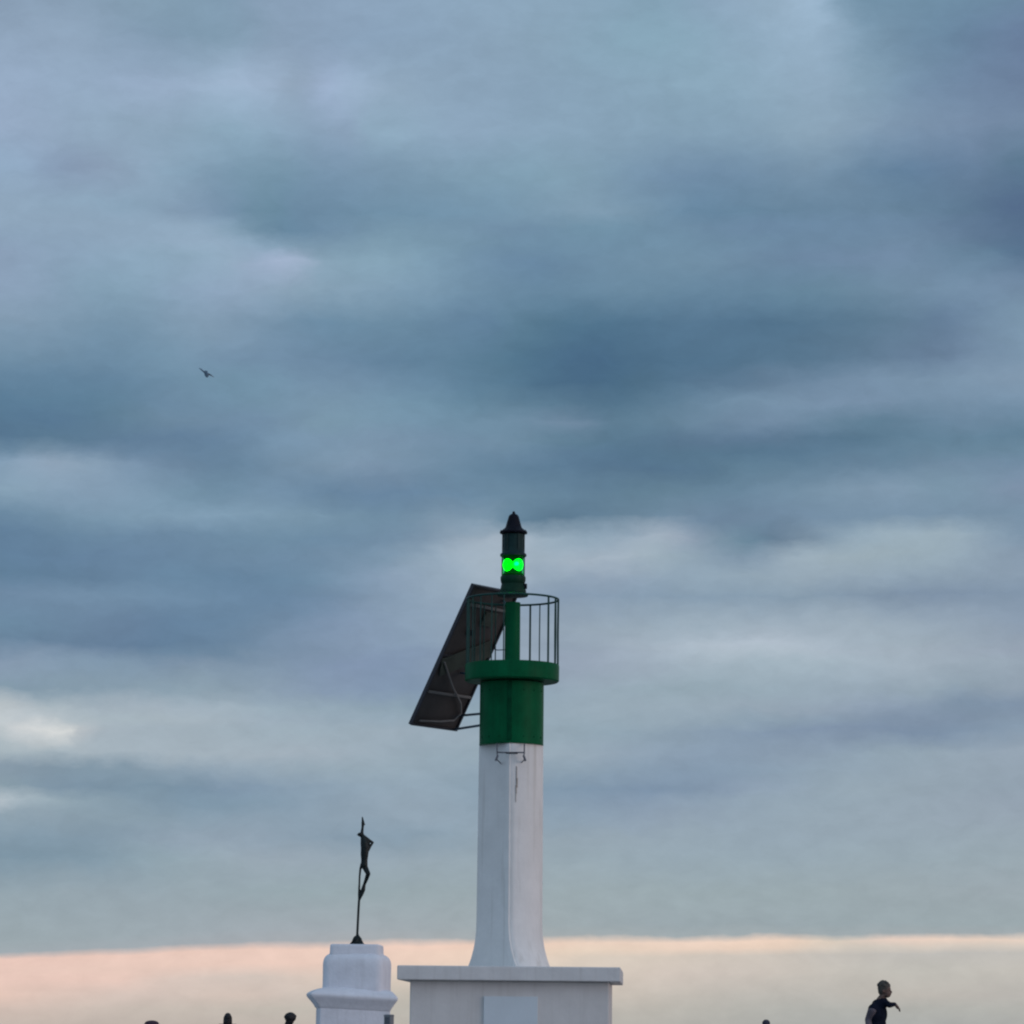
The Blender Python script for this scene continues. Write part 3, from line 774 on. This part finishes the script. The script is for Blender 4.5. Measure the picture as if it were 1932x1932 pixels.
# ------------------------------------------------------------------ sky
#SKY_BEGIN
SKY = [   # elevation in degrees, then (azimuth in degrees, colour of the cloud there)
    (17.59, [(-8.68,(133,154,176)),(-7.25,(132,156,177)),(-6.44,(132,158,178)),(-5.09,(131,157,179)),(-4.37,(135,158,181)),(-3.11,(140,163,187)),(-1.49,(141,166,189)),(0.0,(141,167,189)),(1.2,(138,165,186)),(2.55,(131,160,180)),(3.45,(141,166,189)),(4.35,(147,172,193)),(5.3,(156,182,205)),(5.7,(120,150,172)),(7.05,(115,146,169)),(8.68,(113,144,167))]),
    (16.78, [(-8.68,(142,163,186)),(-7.61,(144,166,189)),(-6.44,(130,154,176)),(-5.09,(130,156,177)),(-4.19,(137,159,182)),(-2.39,(138,162,186)),(0.0,(138,163,184)),(1.2,(136,164,184)),(2.55,(137,168,187)),(3.9,(142,169,190)),(5.34,(149,175,197)),(5.97,(127,155,177)),(6.6,(115,143,166)),(7.5,(107,135,160)),(8.68,(106,128,157))]),
    (15.97, [(-8.68,(151,172,197)),(-7.79,(148,170,194)),(-6.53,(151,172,197)),(-5.27,(155,177,201)),(-4.82,(162,184,209)),(-4.37,(156,177,201)),(-3.83,(146,166,188)),(-3.29,(157,177,204)),(-2.93,(156,178,203)),(-2.39,(147,170,192)),(-1.49,(141,165,187)),(0.0,(137,162,184)),(2.55,(137,165,185)),(3.9,(141,169,189)),(5.25,(143,168,189)),(6.15,(132,159,180)),(7.05,(118,144,169)),(8.68,(109,130,158))]),
    (15.25, [(-8.68,(149,169,194)),(-7.34,(145,168,190)),(-5.99,(141,165,186)),(-4.91,(140,168,189)),(-2.93,(139,162,186)),(-2.39,(142,169,190)),(-1.04,(142,167,190)),(0.0,(139,165,187)),(2.1,(134,161,182)),(3.9,(132,159,180)),(5.25,(139,164,184)),(6.6,(127,151,175)),(7.95,(119,141,167)),(8.68,(116,138,164))]),
    (14.53, [(-8.68,(145,169,194)),(-7.88,(135,155,180)),(-6.98,(138,158,181)),(-6.17,(140,166,188)),(-5.09,(126,154,176)),(-4.19,(118,148,169)),(-3.29,(120,148,172)),(-1.94,(123,151,173)),(0.0,(128,158,178)),(1.2,(128,157,177)),(2.55,(116,144,169)),(3.9,(113,141,166)),(5.25,(118,145,168)),(6.6,(101,130,157)),(7.95,(103,128,155)),(8.68,(95,123,147))]),
    (13.9, [(-8.68,(143,166,188)),(-6.89,(140,166,188)),(-6.26,(135,160,182)),(-5.72,(128,152,175)),(-4.91,(117,145,169)),(-4.37,(107,139,160)),(-3.74,(108,138,162)),(-2.39,(112,143,166)),(-1.04,(116,147,170)),(0.0,(120,150,172)),(1.2,(127,155,176)),(2.1,(120,149,171)),(3.0,(106,137,162)),(4.35,(103,133,157)),(5.7,(106,134,158)),(7.05,(101,129,153)),(7.95,(92,118,144)),(8.68,(86,109,139))]),
    (13.63, [(-8.68,(142,165,187)),(-6.44,(142,166,188)),(-5.27,(143,168,190)),(-4.73,(125,153,174)),(-4.19,(105,136,159)),(-3.29,(111,140,164)),(-1.94,(119,149,170)),(0.0,(114,143,167)),(1.2,(114,146,168)),(2.55,(111,141,164)),(3.9,(108,136,162)),(5.7,(109,137,163)),(7.05,(105,131,157)),(8.68,(87,111,139))]),
    (13.36, [(-8.68,(140,163,186)),(-6.44,(142,166,188)),(-5.09,(146,170,192)),(-4.19,(133,160,182)),(-3.29,(123,151,172)),(-1.94,(124,154,174)),(0.0,(111,141,164)),(1.2,(111,142,165)),(3.0,(112,142,165)),(4.8,(108,136,161)),(7.05,(109,135,160)),(8.68,(89,113,141))]),
    (13.08, [(-8.68,(139,160,184)),(-6.89,(140,166,188)),(-5.09,(145,170,191)),(-4.37,(156,175,200)),(-3.74,(158,176,200)),(-3.38,(137,164,184)),(-1.94,(131,161,181)),(0.0,(107,137,163)),(1.65,(111,141,164)),(3.45,(113,142,165)),(4.8,(109,135,161)),(6.6,(114,139,165)),(7.95,(101,129,153)),(8.68,(90,117,144))]),
    (12.56, [(-8.68,(139,161,185)),(-6.89,(132,160,181)),(-5.09,(142,165,189)),(-3.74,(136,161,181)),(-1.94,(127,156,178)),(0.0,(106,137,161)),(2.1,(106,137,160)),(3.9,(102,133,157)),(5.25,(104,135,157)),(6.6,(112,139,162)),(7.95,(118,144,169)),(8.68,(112,136,161))]),
    (12.02, [(-8.68,(132,156,178)),(-6.89,(121,149,171)),(-5.09,(129,154,176)),(-3.65,(111,141,165)),(-1.94,(106,137,160)),(-0.59,(98,129,155)),(0.0,(92,125,148)),(1.2,(81,115,140)),(3.0,(87,119,145)),(4.8,(84,115,140)),(6.6,(97,125,148)),(7.5,(104,129,155)),(8.68,(121,147,169))]),
    (11.39, [(-8.68,(114,143,166)),(-6.89,(109,139,163)),(-5.81,(118,148,171)),(-5.09,(117,145,169)),(-3.29,(109,137,162)),(-1.94,(99,130,155)),(-1.04,(96,128,152)),(0.0,(84,118,142)),(1.2,(74,106,134)),(2.1,(77,109,135)),(3.9,(85,116,141)),(5.25,(90,119,143)),(6.15,(98,124,148)),(7.5,(106,129,154)),(8.68,(125,150,173))]),
    (11.03, [(-8.68,(102,133,158)),(-6.89,(101,132,157)),(-5.81,(111,141,164)),(-4.64,(114,145,167)),(-3.29,(115,143,167)),(-1.94,(109,139,163)),(-1.04,(99,131,155)),(0.0,(86,119,143)),(1.2,(74,106,133)),(2.1,(79,111,135)),(3.0,(87,117,142)),(4.35,(100,126,150)),(5.7,(116,141,165)),(7.5,(124,149,172)),(8.68,(128,151,173))]),
    (10.67, [(-8.68,(93,126,152)),(-6.89,(97,129,153)),(-5.81,(108,137,161)),(-4.64,(114,144,166)),(-3.29,(120,148,170)),(-1.94,(117,148,170)),(-0.77,(105,137,159)),(0.0,(99,130,152)),(1.2,(87,118,141)),(2.1,(88,119,142)),(3.0,(103,132,155)),(4.35,(117,143,166)),(5.7,(119,143,167)),(7.05,(118,143,166)),(8.68,(124,149,172))]),
    (10.35, [(-8.68,(88,120,146)),(-7.79,(90,121,148)),(-6.89,(96,127,150)),(-5.99,(108,136,159)),(-4.19,(114,141,165)),(-3.29,(121,149,169)),(-1.94,(117,147,169)),(0.0,(110,139,161)),(1.02,(111,136,159)),(1.65,(95,125,147)),(3.0,(103,131,153)),(4.35,(114,139,163)),(5.25,(109,136,159)),(6.15,(97,127,149)),(7.5,(107,134,157)),(8.68,(112,139,162))]),
    (10.04, [(-8.68,(86,116,142)),(-7.79,(91,121,145)),(-6.44,(97,125,151)),(-5.09,(103,131,157)),(-4.19,(117,145,169)),(-2.84,(124,150,173)),(-1.94,(121,147,170)),(-1.04,(114,141,164)),(0.0,(111,140,162)),(1.2,(94,125,147)),(2.55,(91,120,144)),(3.45,(93,120,145)),(4.35,(96,123,148)),(5.7,(88,118,141)),(7.05,(99,129,151)),(8.68,(100,130,152))]),
    (9.81, [(-8.68,(104,133,157)),(-7.97,(113,139,161)),(-7.25,(111,137,161)),(-6.35,(104,131,156)),(-5.09,(103,131,156)),(-3.74,(119,146,169)),(-2.39,(124,149,171)),(-1.04,(111,139,162)),(0.0,(104,133,157)),(1.65,(89,119,144)),(3.0,(87,117,140)),(4.8,(90,120,144)),(6.6,(101,130,152)),(8.68,(106,135,156))]),
    (9.59, [(-8.68,(132,158,181)),(-7.97,(143,164,185)),(-7.34,(136,159,180)),(-6.44,(121,146,170)),(-5.54,(107,133,157)),(-4.64,(105,133,157)),(-3.29,(121,146,168)),(-2.39,(122,146,169)),(-1.04,(109,137,160)),(0.0,(99,129,153)),(1.65,(88,117,142)),(3.0,(87,116,140)),(3.9,(95,125,147)),(5.7,(101,129,152)),(6.6,(107,134,156)),(7.5,(113,138,160)),(8.68,(114,140,163))]),
    (9.14, [(-8.68,(135,161,181)),(-7.34,(134,158,180)),(-5.99,(123,151,173)),(-5.09,(113,142,164)),(-4.19,(116,144,168)),(-3.29,(106,134,159)),(-1.94,(105,133,159)),(0.0,(107,136,158)),(1.2,(100,129,151)),(2.55,(100,129,149)),(3.9,(107,135,157)),(5.25,(120,146,167)),(6.6,(128,152,173)),(7.5,(123,149,169)),(8.68,(126,146,169))]),
    (8.73, [(-8.68,(109,138,162)),(-6.89,(122,150,172)),(-5.09,(128,156,178)),(-3.29,(119,147,168)),(-1.94,(112,140,162)),(-1.22,(123,147,167)),(-0.59,(126,151,171)),(0.0,(107,135,156)),(0.76,(95,123,145)),(2.1,(106,133,154)),(3.0,(112,137,159)),(3.9,(109,133,156)),(5.7,(119,144,166)),(8.68,(120,144,165))]),
    (8.38, [(-8.68,(98,127,154)),(-7.34,(105,134,159)),(-5.99,(109,137,162)),(-4.19,(110,139,162)),(-2.84,(112,140,164)),(-1.49,(125,148,169)),(-0.86,(149,167,184)),(-0.14,(162,177,191)),(0.85,(149,169,185)),(1.65,(145,165,182)),(2.55,(160,175,190)),(3.0,(144,161,179)),(3.9,(112,139,158)),(4.62,(108,131,152)),(5.7,(142,163,179)),(7.5,(154,173,186)),(8.68,(126,149,170))]),
    (8.06, [(-8.68,(97,126,153)),(-6.89,(103,131,158)),(-5.09,(107,135,160)),(-3.29,(114,141,165)),(-2.03,(127,151,172)),(-1.22,(151,170,187)),(-0.32,(164,180,194)),(0.4,(159,176,190)),(1.65,(164,179,193)),(2.55,(156,174,187)),(3.9,(130,151,170)),(4.8,(153,171,185)),(6.15,(155,173,184)),(7.5,(150,169,183)),(8.68,(136,155,174))]),
    (7.7, [(-8.68,(98,128,154)),(-6.89,(102,130,156)),(-5.54,(106,136,162)),(-4.64,(103,132,158)),(-3.29,(113,141,165)),(-2.03,(137,158,180)),(-1.04,(152,171,188)),(-0.32,(162,178,193)),(0.58,(147,165,182)),(1.65,(143,161,180)),(3.0,(144,164,181)),(4.35,(148,167,182)),(5.25,(148,166,181)),(7.05,(141,160,177)),(8.68,(137,155,173))]),
    (7.39, [(-8.68,(111,137,163)),(-6.89,(114,141,166)),(-5.09,(108,136,162)),(-3.65,(108,135,161)),(-2.57,(126,148,171)),(-1.49,(141,161,181)),(-0.59,(148,166,185)),(0.58,(136,155,176)),(1.65,(135,155,175)),(3.0,(134,155,174)),(5.25,(133,153,171)),(7.05,(127,146,167)),(8.68,(130,149,169))]),
    (6.89, [(-8.68,(108,137,161)),(-6.89,(105,130,156)),(-5.54,(103,131,158)),(-4.19,(111,137,162)),(-2.84,(129,150,175)),(-1.49,(140,160,181)),(-0.14,(145,162,180)),(1.2,(149,165,180)),(3.0,(156,173,187)),(4.35,(158,174,188)),(6.6,(155,171,185)),(8.68,(140,157,176))]),
    (6.58, [(-8.68,(105,132,156)),(-6.89,(102,127,153)),(-5.54,(101,128,154)),(-4.19,(115,139,163)),(-2.84,(131,151,175)),(-1.49,(137,157,179)),(-0.05,(144,160,177)),(1.2,(148,163,179)),(3.0,(171,185,198)),(4.35,(176,189,202)),(5.7,(164,179,192)),(7.05,(156,171,184)),(8.68,(148,162,178))]),
    (6.44, [(-8.68,(119,142,165)),(-6.89,(114,137,161)),(-5.54,(109,135,159)),(-4.19,(118,141,164)),(-2.84,(130,150,174)),(-1.49,(133,152,176)),(-0.05,(145,161,178)),(1.2,(149,163,180)),(3.0,(168,183,196)),(4.35,(174,188,200)),(5.7,(166,180,193)),(7.05,(158,172,185)),(8.68,(150,163,179))]),
    (6.24, [(-8.68,(135,154,175)),(-6.89,(128,151,172)),(-5.54,(124,145,166)),(-4.19,(127,148,169)),(-2.84,(130,149,175)),(-1.49,(131,150,174)),(-0.05,(146,162,179)),(1.2,(151,165,182)),(3.0,(158,174,187)),(4.8,(163,180,192)),(6.6,(162,177,190)),(8.68,(151,166,180))]),
    (5.81, [(-8.68,(131,153,169)),(-6.89,(135,156,172)),(-5.09,(139,159,174)),(-3.29,(135,154,175)),(-1.94,(130,150,174)),(-0.05,(139,159,176)),(1.2,(150,168,182)),(3.0,(149,168,180)),(5.7,(151,168,182)),(7.5,(145,162,176)),(8.68,(144,159,174))]),
    (5.5, [(-8.68,(185,194,199)),(-8.32,(179,189,196)),(-7.88,(165,179,188)),(-6.89,(162,176,187)),(-5.54,(163,178,190)),(-4.19,(154,172,185)),(-2.39,(143,163,178)),(-0.59,(143,164,178)),(0.76,(150,168,181)),(3.0,(151,168,181)),(4.8,(149,165,180)),(6.6,(140,157,176)),(7.5,(129,148,168)),(8.68,(127,145,166))]),
    (5.29, [(-8.68,(194,202,206)),(-8.23,(187,196,202)),(-7.52,(177,188,195)),(-6.89,(167,181,190)),(-5.54,(165,179,189)),(-4.19,(157,173,186)),(-2.39,(150,168,182)),(-0.59,(147,166,180)),(0.76,(148,167,180)),(3.0,(147,165,179)),(4.35,(140,159,175)),(5.7,(134,152,171)),(7.05,(126,144,165)),(8.68,(131,149,168))]),
    (5.11, [(-8.68,(183,193,198)),(-8.32,(200,205,208)),(-7.56,(214,217,217)),(-7.34,(187,194,199)),(-6.89,(167,180,190)),(-5.09,(159,174,185)),(-3.29,(157,174,186)),(-1.49,(154,170,183)),(1.2,(146,165,178)),(3.0,(140,159,176)),(4.35,(131,150,171)),(5.7,(127,145,167)),(7.05,(124,143,165)),(8.68,(135,154,173))]),
    (4.73, [(-8.68,(166,180,188)),(-6.89,(163,177,187)),(-4.64,(162,176,187)),(-3.29,(160,174,186)),(-1.49,(150,168,181)),(0.0,(150,168,181)),(1.02,(152,169,183)),(3.0,(138,157,176)),(4.8,(140,158,176)),(6.6,(146,164,178)),(8.68,(149,164,179))]),
    (4.46, [(-8.68,(136,154,169)),(-6.89,(130,151,167)),(-5.09,(145,163,178)),(-2.39,(151,169,182)),(0.0,(142,161,177)),(1.2,(140,159,175)),(3.0,(133,153,173)),(4.8,(141,160,177)),(6.6,(148,165,179)),(8.68,(148,163,177))]),
    (4.15, [(-8.68,(137,157,169)),(-7.79,(127,148,165)),(-5.99,(123,146,164)),(-4.64,(127,149,169)),(-3.29,(139,159,176)),(-1.49,(146,165,180)),(0.0,(131,152,169)),(2.1,(127,148,170)),(3.0,(129,149,170)),(3.9,(139,157,176)),(5.7,(149,166,179)),(8.68,(145,160,174))]),
    (3.93, [(-8.68,(182,193,201)),(-8.23,(165,180,190)),(-7.52,(147,166,178)),(-5.99,(129,151,168)),(-4.64,(130,153,171)),(-3.29,(138,158,175)),(-1.49,(146,164,179)),(0.0,(136,156,173)),(2.1,(135,154,174)),(3.9,(144,162,178)),(5.7,(149,166,179)),(8.68,(148,162,176))]),
    (3.66, [(-8.68,(144,163,176)),(-7.79,(140,159,173)),(-6.44,(137,157,171)),(-5.09,(138,158,174)),(-3.29,(140,159,175)),(-1.49,(146,164,179)),(0.76,(141,160,176)),(2.55,(143,160,177)),(4.8,(149,166,179)),(8.68,(151,165,178))]),
    (3.34, [(-8.68,(130,152,168)),(-6.89,(132,153,169)),(-5.09,(146,163,178)),(-3.29,(138,157,173)),(-1.94,(136,156,172)),(-0.59,(143,161,175)),(0.76,(148,164,176)),(3.9,(149,166,179)),(8.68,(152,167,178))]),
    (2.98, [(-8.68,(124,147,163)),(-6.89,(132,154,169)),(-5.54,(147,166,177)),(-4.19,(152,167,179)),(-2.39,(150,166,178)),(-0.05,(151,167,177)),(3.9,(151,168,179)),(8.68,(153,168,177))]),
    (2.4, [(-8.68,(149,165,174)),(-5.99,(150,165,174)),(-3.29,(151,167,174)),(0.0,(154,168,174)),(3.0,(155,170,176)),(5.7,(154,168,174)),(8.68,(156,168,175))]),
    (1.79, [(-8.68,(156,169,175)),(-5.99,(157,169,176)),(-3.29,(161,170,177)),(0.0,(158,169,174)),(3.0,(155,168,174)),(8.68,(155,168,173))]),
    (1.6, [(-8.68,(160,170,176)),(-5.99,(162,170,176)),(-3.29,(166,171,176)),(0.0,(164,171,174)),(3.0,(160,170,174)),(8.68,(160,169,173))]),
    (1.46, [(-8.68,(231,199,187)),(-5.99,(231,200,187)),(-3.29,(234,204,190)),(0.0,(236,207,190)),(1.2,(232,208,191)),(3.0,(236,211,194)),(4.8,(233,209,191)),(5.52,(216,203,189)),(6.15,(225,205,192)),(7.05,(231,208,193)),(8.68,(228,209,194))]),
    (1.35, [(-8.68,(232,200,188)),(-5.99,(232,202,189)),(-3.29,(234,205,191)),(0.0,(234,209,191)),(1.2,(229,209,191)),(3.0,(231,208,191)),(4.62,(227,206,189)),(5.7,(209,200,189)),(7.05,(212,201,190)),(8.68,(208,199,189))]),
    (1.23, [(-8.68,(231,200,188)),(-5.99,(231,202,189)),(-3.29,(234,205,191)),(0.0,(231,208,191)),(1.2,(218,204,190)),(3.0,(210,199,188)),(4.8,(199,192,184)),(6.6,(191,188,183)),(8.68,(191,188,183))]),
    (1.0, [(-8.68,(231,200,188)),(-6.44,(229,200,188)),(-5.72,(218,198,188)),(-4.37,(210,196,187)),(-3.29,(216,199,188)),(-2.39,(218,201,187)),(0.0,(212,201,188)),(1.65,(213,201,189)),(3.0,(207,196,187)),(4.8,(199,192,184)),(6.6,(192,189,182)),(8.68,(194,190,183))]),
    (0.69, [(-8.68,(227,198,185)),(-6.89,(215,195,185)),(-5.81,(209,193,184)),(-4.55,(210,194,184)),(-3.65,(204,191,182)),(-2.39,(196,188,178)),(0.0,(194,188,178)),(1.65,(200,191,181)),(3.0,(192,186,178)),(4.8,(186,183,177)),(6.6,(188,183,176)),(8.68,(184,181,176))]),
    (0.46, [(-8.68,(209,190,180)),(-6.44,(199,187,178)),(-4.64,(194,185,176)),(-2.39,(190,185,176)),(0.0,(186,182,174)),(1.65,(188,183,175)),(3.0,(184,181,174)),(4.8,(177,177,172)),(6.6,(177,177,172)),(8.68,(177,177,172))]),
    (0.19, [(-8.68,(196,183,174)),(-5.99,(190,180,172)),(-3.29,(188,180,172)),(0.0,(180,177,170)),(2.55,(179,177,171)),(5.7,(172,174,171)),(8.68,(172,173,170))]),
]
W = bpy.data.worlds.new('World'); S.world = W; W.use_nodes = True
nt = W.node_tree; nt.nodes.clear()
N = lambda t_: nt.nodes.new(t_)
LK = nt.links.new


def val(sock, v):
    if isinstance(v, (int, float)): sock.default_value = v
    else: LK(v, sock)


def mth(op, a, b=0.0, clamp=False):
    n_ = N('ShaderNodeMath'); n_.operation = op; n_.use_clamp = clamp; val(n_.inputs[0], a); val(n_.inputs[1], b); return n_.outputs[0]


def mrange(v, a, b, c=0.0, d_=1.0, kind='LINEAR'):
    n_ = N('ShaderNodeMapRange'); n_.interpolation_type = kind; val(n_.inputs['Value'], v)
    for k_, x in (('From Min', a), ('From Max', b), ('To Min', c), ('To Max', d_)): n_.inputs[k_].default_value = x
    return n_.outputs['Result']


def mixc(f, a, b, mode='MIX'):
    n_ = N('ShaderNodeMix'); n_.data_type = 'RGBA'; n_.blend_type = mode; val(n_.inputs['Factor'], f)
    for k_, x in (('A', a), ('B', b)):
        if isinstance(x, tuple): n_.inputs[k_].default_value = x
        else: LK(x, n_.inputs[k_])
    return n_.outputs['Result']


def noise(x, y, z, scale, detail, rough=.55):
    cb = N('ShaderNodeCombineXYZ'); val(cb.inputs[0], x); val(cb.inputs[1], y); val(cb.inputs[2], z)
    n_ = N('ShaderNodeTexNoise'); n_.inputs['Scale'].default_value = scale; n_.inputs['Detail'].default_value = detail; n_.inputs['Roughness'].default_value = rough
    LK(cb.outputs[0], n_.inputs['Vector']); return n_.outputs['Fac']


tcw = N('ShaderNodeTexCoord'); sx = N('ShaderNodeSeparateXYZ'); LK(tcw.outputs['Generated'], sx.inputs[0])
dx, dy, dz = sx.outputs
az = mth('MULTIPLY', mth('ARCTAN2', dx, dy), 57.29578)
el = mth('MULTIPLY', mth('ARCSINE', dz), 57.29578)
elt = mth('SUBTRACT', el, mth('MULTIPLY', az, .0105))            # the cloud deck lies a touch askew to the horizon

# wind-torn edges: the deck is pushed about by noise drawn out along the horizon
w1 = mth('SUBTRACT', noise(az, mth('MULTIPLY', elt, 2.2), 0.0, .9, 8, .62), .5)
w2 = mth('SUBTRACT', noise(az, mth('MULTIPLY', elt, 2.2), 7.3, .9, 8, .62), .5)
damp = mrange(elt, 1.2, 3.2, .16, 1.0)
azw = mth('ADD', az, mth('MULTIPLY', w1, .85))
elw = mth('ADD', elt, mth('MULTIPLY', mth('MULTIPLY', w2, .5), damp))
# the lower lip of the deck sags to the left
lip = mrange(azw, -9, 9, 0.0, 1.0)
fc = N('ShaderNodeFloatCurve'); LK(lip, fc.inputs['Value'])
cu = fc.mapping.curves[0]
LIP = [(0, .74), (.13, .62), (.25, .52), (.33, .50), (.53, .41), (.75, .38), (1, .34)]
cu.points[0].location = LIP[0]; cu.points[1].location = LIP[-1]
for p_ in LIP[1:-1]: cu.points.new(*p_)
fc.mapping.update()
sag = mth('MULTIPLY', mth('SUBTRACT', fc.outputs[0], .5), mth('MULTIPLY', mrange(elw, 2.6, 1.6, 0.0, 1.0), mrange(elw, .75, 1.35, 0.0, 1.0)))
elw = mth('ADD', elw, sag)

t_az = mrange(azw, -10, 10, 0.0, 1.0)
acc = None; pe = None
for e_, st in SKY:
    rp = N('ShaderNodeValToRGB'); LK(t_az, rp.inputs['Fac']); cr = rp.color_ramp; cr.interpolation = 'CARDINAL' if len(st) > 3 else 'LINEAR'
    while len(cr.elements) > 1: cr.elements.remove(cr.elements[-1])
    for i, (a_, c_) in enumerate(st):
        q = (a_ + 10) / 20
        el_ = cr.elements[0] if i == 0 else cr.elements.new(q)
        el_.position = q; el_.color = lin(c_)
    acc = rp.outputs['Color'] if acc is None else mixc(mrange(elw, pe, e_), acc, rp.outputs['Color'])
    pe = e_

# the rest of the sky: the same stratus seen in perspective, pinker to the right, with brightness added behind the camera to light the tower
hz = mth('ADD', mth('MAXIMUM', dz, .0), .14)
gx_ = mth('DIVIDE', dx, hz); gy_ = mth('DIVIDE', dy, hz)
gn = noise(gx_, gy_, 0.0, .7, 6)
gr = N('ShaderNodeValToRGB'); LK(gn, gr.inputs['Fac'])
gr.color_ramp.elements[0].position = .35; gr.color_ramp.elements[0].color = lin((104, 130, 158))
gr.color_ramp.elements[1].position = .68; gr.color_ramp.elements[1].color = lin((164, 180, 196))
warm = mrange(dx, -.2, 1.0, 0.0, 1.0, 'SMOOTHSTEP')
low = mrange(dz, .45, 0.0, 0.0, 1.0, 'SMOOTHSTEP')
gcol = mixc(mth('MULTIPLY', mth('MULTIPLY', warm, low), .75), gr.outputs['Color'], lin((232, 206, 200)))
back = mrange(dy, .3, -.8, 1.0, 1.62, 'SMOOTHSTEP')
gb = N('ShaderNodeVectorMath'); gb.operation = 'SCALE'; LK(gcol, gb.inputs[0]); LK(back, gb.inputs['Scale'])
inw = mth('MULTIPLY', mth('MULTIPLY', mrange(mth('ABSOLUTE', az), 14, 9.3, 0.0, 1.0, 'SMOOTHSTEP'), mrange(el, 24, 18, 0.0, 1.0, 'SMOOTHSTEP')), mrange(dy, 0, .3))
cloud = mixc(inw, gb.outputs[0], acc)
# fine mottling of the cloud
f1 = noise(azw, mth('MULTIPLY', elw, 1.9), 3.1, 1.6, 8, .6)
gain = mrange(f1, .25, .75, .94, 1.06)
g3 = noise(az, el, 5.0, 34.0, 2, .6)
gain = mth('MULTIPLY', gain, mrange(g3, .25, .75, .990, 1.010))
cs = N('ShaderNodeVectorMath'); cs.operation = 'SCALE'; LK(cloud, cs.inputs[0]); LK(gain, cs.inputs['Scale'])

st_ = N('ShaderNodeTexSky'); st_.sky_type = 'NISHITA'; st_.sun_disc = False
st_.sun_elevation = SUN_EL; st_.sun_rotation = SUN_AZ; st_.air_density = 1.0; st_.dust_density = 2.0
b1 = N('ShaderNodeBackground'); LK(st_.outputs[0], b1.inputs['Color']); b1.inputs['Strength'].default_value = .05
b2 = N('ShaderNodeBackground'); LK(cs.outputs[0], b2.inputs['Color']); b2.inputs['Strength'].default_value = 1.015
mxs = N('ShaderNodeMixShader'); mxs.inputs['Fac'].default_value = .985   # an almost closed cloud deck over the clear sky
LK(b1.outputs[0], mxs.inputs[1]); LK(b2.outputs[0], mxs.inputs[2])
ow = N('ShaderNodeOutputWorld'); LK(mxs.outputs[0], ow.inputs['Surface'])
W.cycles.sampling_method = 'MANUAL'; W.cycles.sample_map_resolution = 512
#SKY_END
